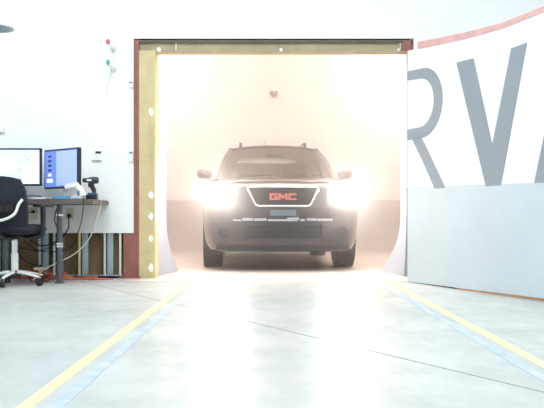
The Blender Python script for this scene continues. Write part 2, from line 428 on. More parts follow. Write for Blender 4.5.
pslab('gap_tone_strip', M_warmleak, cp, .8, LM, lambda s: .002, lambda s: gap(s)-.002, -.06, -.004).__setitem__('label', 'copper coloured strip imitating warm light leaking along the base')  # added strip, its copper tone stands for warm light leaking under the panel
pslab('gap_tone_strip', M_dark, cp, .1, .8, lambda s: .002, lambda s: gap(s)+.001, -.06, -.002)  # dark strip colours in the shadow of the gap at the base
def pletter(polys):
    bm = NB()
    for poly in polys:
        b2 = bmesh.new(); vs = [b2.verts.new((s, 0, z)) for s, z in poly]; b2.faces.new(vs)
        smin = min(p[0] for p in poly); smax = max(p[0] for p in poly); s = smin+.08
        while s < smax:
            bmesh.ops.bisect_plane(b2, geom=b2.verts[:]+b2.edges[:]+b2.faces[:], plane_co=(s, 0, 0), plane_no=(1, 0, 0)); s += .08
        bmesh.ops.triangulate(b2, faces=b2.faces[:])
        ex = bmesh.ops.extrude_face_region(b2, geom=b2.faces[:]); top = {g for g in ex['geom'] if isinstance(g, bmesh.types.BMVert)}
        for v in b2.verts: v.co = pn(v.co.x-.114, v.co.z, .004 if v in top else .0005)
        merge(bm, b2)
    return bm
bowl = [(.114, 2.085)]+[(.35+.352*math.cos(a), 1.738+.334*math.sin(a)) for a in [math.pi/2-k*math.pi/20 for k in range(21)]]+[(.114, 1.403)]
inner = [(.114, 1.51)]+[(.31+.246*math.cos(a), 1.744+.233*math.sin(a)) for a in [-math.pi/2+k*math.pi/20 for k in range(21)]]+[(.114, 1.995)]
Rp = [bowl+inner, [(.185, 1.412), (.345, 1.412), (.748, .906), (.572, .906)]]
Vp = [[(.919, 2.018), (1.169, 2.006), (1.418, 1.241), (1.655, 1.99), (1.846, 1.995), (1.527, .898), (1.334, .898)]]
Ap = [[(1.924, .898), (2.26, 2.0), (2.45, 2.0), (2.80, .898), (2.60, .898), (2.52, 1.13), (2.19, 1.13), (2.11, .898)]]
for p in (Rp, Vp): obj('letter', pletter(p), M_letter, cp)
ab = [[(1.924, .898), (2.26, 2.0), (2.355, 2.0), (2.355, 1.76), (2.22, 1.30), (2.355, 1.30), (2.355, 1.13), (2.17, 1.13), (2.11, .898)],
      [(2.355, 2.0), (2.45, 2.0), (2.80, .898), (2.60, .898), (2.53, 1.13), (2.355, 1.13), (2.355, 1.30), (2.485, 1.30), (2.355, 1.76)]]
obj('letter', pletter(ab), M_letter, cp)

# ------------------------------------------------------------------ small wall fittings
def beacon(z, x, col, lb):
    t = thing('indicator_light', lb, 'indicator light', (x, 7.985, z), 0, 'stack lights left of the opening')
    bm = NB(); lathe(bm, [(0.03, 0), (.03, -.02), (.022, -.03), (0, -.03)], 'Y', (.035, 0, -.03), 20); obj('mounting_box', bm, M_white, t, 40)
    bm = NB(); tube(bm, smooth_path([(.035, -.025, -.03), (.03, -.07, -.03), (.015, -.10, -.02), (0, -.11, -.005)]), .009, 10); obj('arm', bm, M_chrome, t, 60)
    bm = NB(); lathe(bm, [(.013, -.01), (.02, 0), (.023, .018), (.019, .034), (.008, .042), (0, .043)], 'Z', (0, -.11, 0), 20); obj('lens', bm, col, t, 60)
    bm = NB()
    for k in range(6):
        a = k*math.pi/3; tube(bm, smooth_path([(.02*math.cos(a), -.11+.02*math.sin(a), -.005), (.029*math.cos(a), -.11+.029*math.sin(a), .02), (.012*math.cos(a), -.11+.012*math.sin(a), .048)], 4), .0018, 5)
    obj('guard', bm, M_white, t, 60)
beacon(2.46, PX(110.5), M_lensred, 'small red indicator light on the white wall, upper of the two')
beacon(2.245, PX(110.5), M_lensgreen, 'small green indicator light on the white wall, below the red one')
bm = NB(); tube(bm, smooth_path([(PX(114), 7.975, 2.42), (PX(114), 7.972, 2.30), (PX(112), 7.972, 2.2), (PX(108), 7.975, 2.03), (PX(106), 7.98, 1.90)]), .004, 8)
tag(obj('signal_cable', bm, M_white, None, 60), 'thin white cable running down the wall from the indicator lights', 'cable')
th = thing('wall_thermostat', 'small cream control plate with dark display on wall above the desk end', 'thermostat', (PX(97), 7.985, 1.30))
B('plate', mat('pale_plate', rgb(236, 236, 230), .5), th, [(-.052, .052, -.012, 0, -.055, .055)], .004)
B('display', M_black, th, [(-.01, .05, -.018, -.011, .018, .04)], .002)
B('button', M_white, th, [(-.035, -.015, -.016, -.011, -.02, .0), (.0, .02, -.016, -.011, -.02, .0)], .002)
B('lower_lip', mat('grey_lip', rgb(150, 152, 150), .5), th, [(-.052, .052, -.016, -.008, -.062, -.053)], .002)
for z, lb in ((1.30, 'small pale door sensor beside the column at thermostat height'), (2.04, 'small pale door sensor beside the column, the upper one')):
    t = thing('door_sensor', lb, 'sensor', (PX(132), 7.985, z), 0, 'door sensors beside the column')
    B('sensor_body', M_white, t, [(-.022, .018, -.022, 0, -.07 if z < 2 else -.03, .02)], .004)
    B('sensor_cap', mat('grey_cap', rgb(120, 128, 128), .5), t, [(-.024, .01, -.026, -.004, .018, .034)], .003)
t = thing('wall_sensor', 'small white wall sensor with dark tip at the far left above the monitors', 'sensor', (PX(1), 7.985, 1.585))
B('sensor_body', M_white, t, [(-.05, .045, -.03, 0, -.05, .01)], .012, 40)
B('sensor_tip', M_black, t, [(-.03, .0, -.045, -.028, .0, .025)], .004)
# pendant reflector lamp upper left
pl = thing('pendant_lamp', 'white pendant lamp with grey reflector hanging at the upper left edge', 'lamp', (-2.37, 6.5, 2.262))
bm = NB(); lathe(bm, [(.148, .004), (.15, .010), (.13, .03), (.08, .055), (.04, .07), (.0, .072), (.0, .066), (.04, .064), (.08, .05), (.126, .026), (.148, .004)], 'Z', n=40)
obj('shade', bm, M_white, pl, 40)
bm = NB(); lathe(bm, [(.150, 0), (.152, .004), (.148, .012), (.13, .022), (.08, .044), (.04, .056), (.036, .052), (.078, .038), (.122, .016), (.136, .004), (.150, 0)], 'Z', n=40)
obj('reflector', bm, mat('grey_reflector', rgb(165, 182, 190), .3, .3), pl, 40)
bm = NB(); lathe(bm, [(.03, .07), (.032, .12), (.02, .15), (.0, .152)], 'Z', n=20); obj('socket', bm, M_chrome, pl, 40)
bm = NB(); lathe(bm, [(.0, .012), (.02, .018), (.026, .035), (.02, .05), (.012, .06)], 'Z', n=20); obj('bulb', bm, emis('bulb_glow', (1, 1, 1, 1), 2), pl, 60)
bm = NB(); tube(bm, [(0, 0, .14), (0, 0, 2.665)], .006, 8); obj('cord', bm, M_white, pl)

# ------------------------------------------------------------------ desk
dk = thing('workbench_desk', 'long dark topped desk with brown edge on grey pipe legs against the wall', 'desk', (-1.72, 7.97, 0))
B('desktop', M_desk, dk, [(-2.3, 0, -.70, 0, .772, .818)], .003)
B('edge_band', M_deskedge, dk, [(-2.3, .004, -.706, -.70, .77, .812), (.0, .006, -.70, 0, .77, .812)])
B('white_clip', M_studdy, dk, [(.003, .009, -.35, -.34, .765, .82)])
for lx in (-.335, -2.1):
    bm = NB(); tube(bm, [(lx, -.63, .01), (lx, -.63, .775)], .029, 16)
    lg = obj('leg', bm, M_pipe, dk, 60)
    for z in (.665, .385, .36):
        bm = NB(); lathe(bm, [(.029, z-.012), (.036, z-.01), (.036, z+.008), (.029, z+.012)], 'Z', (lx, -.63, 0), 16); obj('collar', bm, M_chrome, lg, 40)
    bm = NB(); lathe(bm, [(.045, 0), (.045, .012), (.03, .02)], 'Z', (lx, -.63, 0), 16); obj('foot', bm, M_pipe, lg, 40)
for lx in (-.2, -2.1):
    bm = NB(); tube(bm, [(lx, -.06, .01), (lx, -.06, .775)], .018, 12); obj('leg', bm, M_pipe, dk, 60) if lx < -1 else bm.free()

# monitors
def monitor(loc, rz, w, h, z0, lb, left):
    t = thing('monitor', lb, 'monitor', loc, rz)
    B('bezel', M_black, t, [(-w/2, w/2, -.018, .022, z0, z0+h)], .004)
    s = B('screen', M_scrA if left else M_scrB, t, [(-w/2+.018, w/2-.018, -.0205, -.017, z0+.02, z0+h-.018)])
    a, b = -w/2+.02, w/2-.02; c, d = z0+.022, z0+h-.02
    def p(m, x0, x1, y0, y1, nm='screen_window'): B(nm, m, s, [(a+(b-a)*x0, a+(b-a)*x1, -.0222, -.0206, c+(d-c)*y0, c+(d-c)*y1)])
    if left:
        p(M_scrW, .0, .62, .3, .82); p(M_scrW, .72, .98, .02, .6); p(M_scrW, .9, .97, .74, .94)
        rr = random.Random(3)
        for i in range(10): x = rr.uniform(.62, .9); y = .12+.075*i; p(M_scrG, x-.03, x+rr.uniform(0, .05), y, y+.02, 'text_line')
        for i in range(4): p(M_scrG, .05, .4+.05*i, .4+.08*i, .42+.08*i, 'text_line')
    else:
        p(M_scrB2, .36, .995, .03, .99); p(M_scrW, .06, .24, .12, .22, 'screen_icon')
        for i in range(5): p(M_scrD if i else M_scrW, .1, .2, .30+.13*i, .37+.13*i, 'screen_icon'); p(M_scrG, .07, .24, .27+.13*i, .285+.13*i, 'text_line')
    B('stand', M_white, t, [(-.09, .09, .015, .08, .005, .017), (-.035, .035, .03, .045, .01, z0+.15)], .004)
    B('back_shell', M_white, t, [(-w/2+.01, w/2-.01, .02, .045, z0+.02, z0+h-.02)], .008)
monitor((-2.665, 7.72, .818), 0, .64, .385, .145, 'left monitor with pale windows on screen, behind the office chair', True)
monitor((-2.13, 7.705, .818), R(-38), .56, .405, .118, 'right monitor with blue desktop and a column of icons', False)
# papers, blue coil, box on desk
t = thing('paper_stack', 'white papers lying on the desk below the left monitor', 'papers', (-2.32, 7.45, .818))
for k in range(4):
    bm = NB(); box(bm, -.15, .13, -.10, .10, .002+k*.004, .005+k*.004, M=Matrix.Rotation(.12*k-.2, 4, 'Z')); obj('sheet', bm, M_white, t)
bm = NB()
for k in range(3): tube(bm, [(-2.05+(.10-.008*k)*math.cos(a), 7.42+.06*math.sin(a), .826+.009*k) for a in [i*math.pi/10 for i in range(20)]], .007, 6, True)
tag(obj('blue_cable_coil', bm, M_blue, None, 60), 'small coil of light blue cable on desk below right monitor', 'cable')
bm = NB(); tube(bm, smooth_path([(-2.42, 7.42, .845), (-2.36, 7.40, .85), (-2.3, 7.38, .85), (-2.24, 7.36, .845)]), .006, 6)
tag(obj('black_pen', bm, M_black, None, 60), 'black pen lying on the papers on the desk', 'pen')

# white handheld scanner
sc = thing('barcode_scanner', 'white handheld scanner resting in a grey cradle on the desk', 'scanner', (-1.885, 7.36, .818))
bm = NB(); lathe(bm, [(.075, 0), (.078, .012), (.055, .03), (.03, .045), (.0, .047)], 'Z', n=28)
for v in bm.verts: v.co.x *= 1.05; v.co.y *= .7
obj('cradle', bm, mat('pale_grey_plastic', rgb(176, 184, 188), .4), sc, 50)
bm = NB(); tube(bm, smooth_path([(.045, 0, .03), (.035, 0, .065), (.012, 0, .105), (-.02, 0, .13)]), [.038]*3+[.036]*4+[.034]*6+[.032]*5+[.03], 14)
obj('handle', bm, M_white, sc, 60)
bm = NB(); box(bm, -.09, .045, -.036, .036, -.026, .024, .016, M=Matrix.Translation((-.035, 0, .135)) @ Matrix.Rotation(R(-14), 4, 'Y')); obj('scan_head', bm, M_white, sc, 50)
bm = NB(); box(bm, -.088, -.078, -.026, .026, -.012, .012, .003, M=Matrix.Translation((-.035, 0, .135)) @ Matrix.Rotation(R(-14), 4, 'Y')); obj('scan_window', bm, M_black, sc)
bm = NB(); box(bm, .0, .03, -.034, -.03, .03, .08, .003); obj('trigger', bm, mat('grey_trigger', rgb(100, 120, 130), .5), sc)
# cordless drill
dr = thing('cordless_drill', 'black cordless drill standing upright on its battery at the desk end', 'drill', (-1.775, 7.47, .818)); dr.scale = (1.13, 1.13, 1.13)
B('battery', M_black, dr, [(-.045, .05, -.035, .035, 0, .042)], .006, 40)
B('battery_latch', mat('teal_plastic', rgb(60, 84, 120), .4), dr, [(-.03, .048, -.03, .03, .042, .058)], .005, 40)
bm = NB(); tube(bm, smooth_path([(.022, 0, .05), (.02, 0, .08), (.004, 0, .115), (-.005, 0, .15)]), [.019]*6+[.021]*6+[.024]*7, 12); obj('handle', bm, M_black, dr, 60)
bm = NB(); lathe(bm, [(.0, .062), (.024, .06), (.03, .045), (.031, .0), (.028, -.02), (.022, -.03), (.02, -.06), (.014, -.078), (.0, -.08)], 'X', (0, 0, .168), 20); obj('motor_housing', bm, mat('dark_slate_plastic', rgb(52, 56, 68), .4), dr, 40)
bm = NB(); lathe(bm, [(.009, -.079), (.017, -.075), (.021, -.058), (.0, -.058)], 'X', (0, 0, .168), 16); obj('chuck', bm, mat('dark_steel', rgb(60, 62, 66), .3, .8), dr, 40)
B('side_label', M_white, dr, [(-.035, .005, -.033, -.029, .16, .176)], .001, label='white side label')
B('trigger', M_trimblk, dr, [(-.03, -.014, -.008, .008, .11, .14)], .003)

# outlets and cables under desk
for px, lb in ((34.5, 'cream wall outlet under the desk, left of the pipe leg'), (70.5, 'cream wall outlet under the desk, right of the pipe leg')):
    t = thing('wall_outlet', lb, 'outlet', (PX(px), 7.985, .68), 0, 'outlets under the desk')
    B('cover_plate', M_ivory, t, [(-.04, .04, -.008, 0, -.06, .06)], .003)
    for z in (.022, -.022): B('socket', M_ivory, t, [(-.018, .018, -.011, -.007, z-.014, z+.014)], .002)
    B('plug', M_black, t, [(-.02, .018, -.05, -.008, -.04, -.002)] if px > 50 else [(-.015, .015, -.04, -.008, .005, .035)], .006)
def cable(pts, r, m, lb, nm='power_cable', n=7):
    bm = NB(); tube(bm, smooth_path(pts, n), r, 7); return tag(obj(nm, bm, m, None, 70), lb, 'cable')
cable([(PX(70.5), 7.93, .66), (PX(72.5), 7.85, .60), (PX(73), 7.8, .52), (PX(67), 7.72, .42), (PX(52), 7.7, .35), (PX(40), 7.72, .40), (PX(28), 7.8, .5)], .007, M_black, 'black cable looping left from the right hand outlet under the desk')
cable([(-1.83, 7.41, .83), (-1.80, 7.255, .828), (-1.80, 7.24, .76), (-1.83, 7.3, .62), (-1.92, 7.45, .45), (-2.03, 7.6, .33), (-2.25, 7.7, .29), (-2.6, 7.75, .33)], .0045, M_black, 'thin black cable hanging over the desk edge from the scanner')
cable([(PX(34.5), 7.94, .70), (PX(30), 7.88, .68), (PX(24), 7.85, .60), (PX(22), 7.82, .4), (PX(30), 7.75, .22), (PX(50), 7.72, .12)], .006, M_black, 'black cable dropping from the left hand outlet under the desk')
cable([(PX(58, 7.7), 7.7, .77), (PX(54, 7.7), 7.72, .62), (PX(58, 7.7), 7.75, .42), (PX(38, 7.7), 7.75, .30), (PX(20, 7.7), 7.8, .42)], .006, M_black, 'black cable sagging behind the pipe leg')
cable([(-1.715, 7.60, .77), (-1.77, 7.62, .60), (-1.84, 7.62, .42), (-1.98, 7.58, .27), (-2.17, 7.5, .17), (-2.3, 7.45, .08), (-2.34, 7.42, .012)], .0055, M_cream, 'cream cable curving from the desk end down to the floor')
rr = random.Random(9)
for k in range(5):
    y = 7.72+.035*k
    cable([(-1.62-.1*k, y+.05, .01), (-1.8, y-.02, .011+.004*k), (-1.95-.03*k, y+.03, .012), (-2.15, y-.03, .02+.012*k), (-2.3, y+.02, .012), (-2.45, y-.02, .035+.01*k), (-2.7+.1*k, y+.02, .012)], .0075, M_orange,
          ['orange cord on the floor under the desk, nearest of the bundle', 'orange cord second from the front in the floor bundle', 'orange cord in the middle of the floor bundle', 'orange cord second from the wall in the floor bundle', 'orange cord nearest the wall in the floor bundle'][k], 'extension_cord')
bm = NB()
for k in range(4): tube(bm, [(-2.3+(.10+.01*k)*math.cos(a), 7.5+.05*math.sin(a+k), .03+.022*k+.02*math.sin(a*2+k)) for a in [i*math.pi/10 for i in range(20)]], .0085, 6, True)
tag(obj('cord_coil', bm, mat('red_orange_cord', rgb(150, 60, 44), .5), None, 60), 'tangled red orange cord coil on floor behind the chair casters', 'cable')
t = thing('power_strip', 'pale power strip lying on the tangled cords under the desk', 'power strip', (-2.31, 7.5, .125), R(25))
B('strip_body', mat('beige_plastic', rgb(206, 180, 150), .5), t, [(-.045, .045, -.025, .025, -.008, .022)], .005, 40)
for x in (-.02, .02): B('plug', M_black, t, [(x-.012, x+.012, -.012, .012, .02, .045)], .003)
# computer tower
t = thing('computer_tower', 'black computer tower with blue light under the desk at far left', 'computer', (-2.92, 7.5, 0))
B('case', M_black, t, [(-.10, .10, -.2, .22, .01, .44)], .008)
B('front_panel', mat('dark_front', rgb(50, 54, 60), .4), t, [(-.095, .095, -.208, -.2, .015, .435)], .003)
B('power_light', M_bled, t, [(.045, .09, -.212, -.207, .30, .36)], .004, label='blue power light')
B('side_trim', M_stud, t, [(.1, .106, -.19, -.17, .02, .43)])

# ------------------------------------------------------------------ office chair
ch = thing('office_chair', 'black mesh office chair with white frame and base, at the desk', 'chair', (-2.42, 7.13, 0), R(-10))
bm = NB()
lathe(bm, [(.03, .30), (.03, .42), (.024, .42), (.024, .47), (.0, .47)], 'Z', n=16); obj('gas_lift', bm, M_chrome, ch, 40)
bm = NB(); lathe(bm, [(.034, .11), (.034, .30), (.030, .305)], 'Z', n=16); obj('column_cover', bm, M_white, ch, 40)
bm = NB(); lathe(bm, [(.05, .07), (.052, .12), (.036, .14)], 'Z', n=16); hubo = obj('hub', bm, M_black, ch, 40)
for k in range(5):
    a = R(-12+72*k); d = Vector((math.cos(a), math.sin(a), 0)); n = Vector((-d.y, d.x, 0)); bm = NB()
    def arm(u, v, d=d, n=n):
        r = .045+.25*u; w = .026-.011*u; z = .125-.045*u**1.3; h = .035-.018*u
        return d*r+n*(w*math.cos(v*2*math.pi))+Vector((0, 0, z+h/2*math.sin(v*2*math.pi)))
    grid(bm, arm, 8, 12); bmesh.ops.remove_doubles(bm, verts=bm.verts[:], dist=1e-5)
    sp = obj('base_arm', bm, M_white, ch, 50)
    bm = NB()
    for s in (-1, 1):
        prof = [(0, -.008), (.024, -.008), (.028, 0), (.024, .008), (0, .008)]
        b2 = bmesh.new(); lathe(b2, prof, 'X', n=18)
        Mx = Matrix.Translation(d*.285+n*(.014*s)+Vector((0, 0, .0285))) @ Matrix.Rotation(a+R(90), 4, 'Z')
        merge(bm, b2, Mx)
    tube(bm, [d*.285+Vector((0, 0, .03)), d*.285+Vector((0, 0, .08))], .008, 8)
    obj('caster', bm, M_black, sp, 40)
def cushion(bm, w, d, z0, h, crown):
    def f(u, v):
        a = u*2*math.pi; e = .42
        cx = math.copysign(abs(math.cos(a))**e, math.cos(a)); cy = math.copysign(abs(math.sin(a))**e, math.sin(a))
        b = (v-.5)*math.pi; rr = abs(math.cos(b))**.35; return Vector((w/2*cx*rr, d/2*cy*rr, z0+h/2+h/2*math.sin(b)+crown*cy*0))
    grid(bm, f, 32, 10); bmesh.ops.remove_doubles(bm, verts=bm.verts[:], dist=1e-4)
bm = NB(); cushion(bm, .50, .48, .475, .105, 0); obj('seat', bm, M_mesh, ch, 60)
B('seat_mechanism', M_black, ch, [(-.13, .13, -.12, .12, .435, .478)], .012, 40)
# backrest: curved padded shell
def back(u, v, off):
    x = (u-.5)*2; z = .50+.515*v; w = .245*(1-.16*abs(2*v-1)**3-.05*v)
    y = -.235-.05*v+.045*x*x-.02*math.sin(v*math.pi)
    return Vector((x*w*(1-.12*max(0, v-.8)/.2*1), y+off, z-.028*x*x*(1 if v > .5 else -1)))
bm = NB(); grid(bm, lambda u, v: back(u, v, 0), 14, 14, (0, .035, 0))
bmesh.ops.recalc_face_normals(bm, faces=bm.faces[:])
obj('backrest', bm, M_mesh, ch, 60)
bm = NB()
tube(bm, smooth_path([(-.225, -.275, .79), (-.205, -.305, .755), (-.175, -.325, .67), (-.09, -.345, .62), (0, -.35, .61), (.09, -.345, .62), (.175, -.325, .67), (.205, -.305, .755), (.225, -.275, .80)]), .013, 10)
obj('back_frame', bm, M_white, ch, 60, label='white tubular back frame')
bm = NB(); tube(bm, smooth_path([(0, -.05, .45), (0, -.25, .46), (0, -.335, .52), (0, -.345, .62)]), .03, 10); obj('back_spine', bm, M_black, ch, 60)
bm = NB(); box(bm, -.15, .15, -.315, -.285, .68, .75, .01)
for k in range(6): box(bm, -.13+.045*k, -.105+.045*k, -.322, -.312, .692, .738, .002)
obj('lumbar_support', bm, M_trimblk, ch, 40)
for s in (-1, 1):
    bm = NB(); tube(bm, smooth_path([(s*.14, 0, .455), (s*.26, .0, .47), (s*.285, 0, .54), (s*.285, 0, .74)]), [.024]*19, 10); am = obj('armrest', bm, M_black, ch, 60)
    bm = NB(); box(bm, s*.285-.045, s*.285+.045, -.12, .14, .735, .768, .011); obj('arm_pad', bm, M_black, am, 50)

# ------------------------------------------------------------------ the vehicle
car = thing('suv', 'dark sport utility vehicle with headlights on, parked facing out in the bay', 'car', (.145, 9.05, 0), R(2.9))
ST = [  # y, half width, z bottom, z top (at shoulder), crown
 (0.00, .60, .33, .985, .005), (.015, .70, .275, 1.01, .01), (.05, .795, .24, 1.035, .018), (.12, .87, .228, 1.055, .026), (.24, .93, .226, 1.075, .034),
 (.42, .968, .23, 1.095, .04), (.70, .985, .25, 1.115, .045), (1.0, .99, .26, 1.13, .045), (1.30, .99, .27, 1.145, .035), (1.8, .99, .27, 1.15, .01),
 (3.0, .99, .27, 1.15, .01), (4.2, .985, .27, 1.16, .01), (4.7, .965, .28, 1.165, .01), (4.95, .92, .31, 1.16, .01), (5.06, .83, .36, 1.12, .01), (5.09, .72, .42, 1.06, .0)]
def lerp_st(y):
    y = max(0, min(5.09, y))
    for a, b in zip(ST, ST[1:]):
        if y <= b[0]:
            t = (y-a[0])/(b[0]-a[0]); return [a[k]+(b[k]-a[k])*t for k in range(1, 5)]
    return list(ST[-1][1:])
def half(y):
    w, zb, zt, c = lerp_st(y); h = zt-zb
    return [(0, zb), (.55*w, zb), (.84*w, zb+.004), (.925*w, zb+.03), (.965*w, zb+.10), (.985*w, zb+.22), (w, zb+.40), (.997*w, zb+.52), (.985*w, zt-.20),
            (.965*w, zt-.11), (.93*w, zt-.045), (.87*w, zt-.01), (.76*w, zt+.2*c), (.5*w, zt+.7*c), (.25*w, zt+.95*c), (0, zt+c)]
def yfront(x):
    x = abs(x)/.985
    prev = ST[0]
    if x <= ST[0][1]: return 0.0
    for a, b in zip(ST, ST[1:]):
        if x <= b[1]: return a[0]+(b[0]-a[0])*(x-a[1])/(b[1]-a[1])
    return 1.0
def ztop(x, y):
    P = half(y)[9:]
    x = abs(x)
    for a, b in zip(P, P[1:]):
        if b[0] <= x <= a[0]: return b[1]+(a[1]-b[1])*(x-b[0])/(a[0]-b[0]+1e-9)
    return P[0][1] if x > P[0][0] else P[-1][1]
def xside(y, z):
    P = half(y)
    for a, b in zip(P[3:11], P[4:12]):
        if a[1] <= z <= b[1]: return a[0]+(b[0]-a[0])*(z-a[1])/(b[1]-a[1]+1e-9)
    return P[8][0]
bm = NB(); ys = [s[0] for s in ST]; dense = []
for a, b in zip(ys, ys[1:]):
    k = max(1, int((b-a)/.12)); dense += [a+(b-a)*i/k for i in range(k)]
dense.append(ys[-1]); rings = []
for y in dense:
    h = half(y); full = [(x, z) for x, z in h]+[(-x, z) for x, z in h[-2:0:-1]]
    rings.append([bm.verts.new((x, y, z)) for x, z in full])
n = len(rings[0])
for A, Bq in zip(rings, rings[1:]):
    for k in range(n): bm.faces.new((A[k], A[(k+1) % n], Bq[(k+1) % n], Bq[k]))
bm.faces.new(rings[0]); bm.faces.new(rings[-1][::-1])
body = obj('body', bm, M_paint, car)
cut = NB()
for y in (.97, 4.0):
    for s in (-1, 1): lathe(cut, [(.415, s*.60), (.415, s*1.1)], 'X', (0, y, .385), 40)
bmesh.ops.recalc_face_normals(cut, faces=cut.faces[:])
c2 = NB()
box(c2, -.84, .84, 1.42, 4.85, .5, 1.5)
box(c2, -.47, .47, -.1, .05, .40, .565, .02)       # lower intake
prism(c2, [(-.415, 1.0), (.415, 1.0), (.315, .79), (-.315, .79)], -.1, .035)
bmesh.ops.recalc_face_normals(c2, faces=c2.faces[:])
tmp = []
for nm, cb in (('ca', cut), ('cb', c2)):
    me = bpy.data.meshes.new(nm); cb.to_mesh(me); cb.free(); o = bpy.data.objects.new(nm, me); COL.objects.link(o); o.parent = car; tmp.append(o)
    md = body.modifiers.new('b', 'BOOLEAN'); md.operation = 'DIFFERENCE'; md.object = o; md.solver = 'EXACT'
bpy.context.view_layer.update()
dg = bpy.context.evaluated_depsgraph_get()
me = bpy.data.meshes.new_from_object(body.evaluated_get(dg)); body.modifiers.clear(); body.data = me
for o in tmp: bpy.data.objects.remove(o)
for p in me.polygons: p.use_smooth = True
me.set_sharp_from_angle(angle=R(35))
me.materials.clear(); me.materials.append(M_paint)

def front_patch(name, m, x0, x1, z0f, z1f, out, th, nu=16, nv=3, parent=car, label=None):
    bm = NB()
    def f(u, v):
        x = x0+(x1-x0)*u; z = z0f(u)+(z1f(u)-z0f(u))*v; return Vector((x, yfront(x)-out, z))
    grid(bm, f, nu, nv, (0, th, 0)); return obj(name, bm, m, parent, 50, label=label)
K = lambda c: (lambda u: c)
# grille
bm = NB(); box(bm, -.43, .43, .028, .04, .77, 1.01); gr = obj('grille', bm, M_trimblk, car)
for i in range(5):
    z = .815+.042*i; w = .31+.1*(z-.79)/.21; bm = NB(); box(bm, -w, w, .012, .03, z-.006, z+.006, .003); obj('grille_bar', bm, M_trimblk, gr)
def rrpoly(pts, r, seg=5):
    out = []; n = len(pts)
    for i in range(n):
        p = Vector(pts[i]); a = (Vector(pts[i-1])-p).normalized(); b = (Vector(pts[(i+1) % n])-p).normalized()
        for k in range(seg+1):
            t = k/seg; q = (p+a*r)*(1-t)**2+p*2*t*(1-t)+(p+b*r)*t*t; out.append(q)
    return out
loop = rrpoly([(-.435, 1.012), (.435, 1.012), (.325, .782), (-.325, .782)], .045)
bm = NB(); tube(bm, [(p.x, -.004, p.y) for p in loop], .017, 8, True); obj('grille_surround', bm, M_chrome, car, 60, label='chrome grille surround')
# letters GMC
def letter(polys, x0):
    bm = NB()
    for p in polys: prism(bm, [(x0+x*.001, .895+z*.001) for x, z in p], -.012, .016)
    return obj('letter', bm, M_badge, car)
def rect(a, b, c, d): return [(a, c), (b, c), (b, d), (a, d)]
G = [rect(0, 26, -40, 40), rect(26, 98, 16, 40), rect(26, 98, -40, -18), rect(74, 98, -18, 6), rect(48, 74, -10, 6)]
Mm = [rect(0, 24, -40, 40), rect(86, 110, -40, 40), [(24, 40), (24, 2), (55, -30), (55, 8)], [(86, 40), (86, 2), (55, -30), (55, 8)]]
Cc = [rect(0, 26, -40, 40), rect(26, 96, 16, 40), rect(26, 96, -40, -18)]
letter(G, -.163); letter(Mm, -.056); letter(Cc, .064)
# chrome bar, intake slats, plate bracket
front_patch('lower_grille_bar', M_trimblk, -.62, .62, K(.592), K(.648), .016, .04, 24, 2)
for i, (xa, xb, za, zb_) in enumerate(((-.60, -.50, .60, .622), (-.49, -.36, .606, .638), (-.35, -.20, .604, .634), (-.185, .17, .60, .624), (.05, .19, .614, .642), (.205, .26, .602, .626), (.28, .40, .606, .636), (.41, .60, .602, .632))):
    front_patch('chrome_insert', M_chrome, xa, xb, K(za), K(zb_), .024, .02, 6, 2, label='chrome insert of the lower grille')
B('intake_mesh', M_trimblk, car, [(-.465, .465, .04, .052, .4, .57)])
for i in range(3): B('intake_slat', M_trimblk, car, [(-.46, .46, .012, .04, .43+.045*i, .442+.045*i)])
B('plate_bracket', M_plate, car, [(-.155, .155, -.018, .004, .665, .735)], .004)
front_patch('bumper_lip', M_trimblk, -.8, .8, K(.262), K(.31), .012, .05, 24, 2)
front_patch('bumper_crease', M_paint, -.86, .86, K(.735), K(.76), .014, .03, 28, 2)
for s in (-1, 1):
    x0, x1 = s*.53, s*.90
    front_patch('headlight', M_trimblk, x0, x1, lambda u: .80+.015*u, lambda u: .99+.03*u, .006, .03, 12, 3)
    hl = [o for o in car.children if o.name.startswith('headlight')][-1]
    for x, z, r in ((s*.68, .905, .066), (s*.83, .915, .05)):
        y = yfront(x)
        bm = NB(); lathe(bm, [(0, -.045), (r*.7, -.035), (r, -.012), (r, .01)], 'Y', (x, y, z), 24); lo = obj('lamp', bm, M_head, hl, 50, label='lit headlamp')
        l = bpy.data.lights.new('headlamp_beam', 'SPOT'); l.energy = 16 if r > .06 else 8; l.spot_size = R(110); l.spot_blend = .9; l.shadow_soft_size = .04; l.color = (1, .95, .88)
        o = bpy.data.objects.new('headlamp_beam', l); COL.objects.link(o); o.parent = car; o.location = (x, y-.09, z); o.rotation_euler = (R(-86), 0, 0)
    bm = NB(); lathe(bm, [(.05, 0), (.05, .03), (0, .03)], 'Y', (s*.72, yfront(.72)-.012, .47), 20); fg = obj('fog_lamp', bm, M_trimblk, car, 40)
    bm = NB(); lathe(bm, [(.06, .02), (.065, 0), (.055, -.008), (.05, 0)], 'Y', (s*.72, yfront(.72)-.012, .47), 20); obj('bezel', bm, M_trimblk, fg, 40)
# hood panel
bm = NB()
def hood(u, v):
    y = .10+1.22*v; x = (u-.5)*2*(.70+.10*min(1, v*1.6)); return Vector((x, y, ztop(x, y)+.006+.012*math.exp(-((abs(x)-.5)/.08)**2)))
grid(bm, hood, 30, 14, (0, 0, -.012)); obj('hood', bm, M_paint, car, 50)
bm = NB(); grid(bm, lambda u, v: Vector(((u-.5)*1.62, 1.30+.10*v, 1.172+.022*v+.01*(1-(2*u-1)**2))), 16, 2, (0, 0, -.03)); obj('cowl', bm, M_trimblk, car, 50)
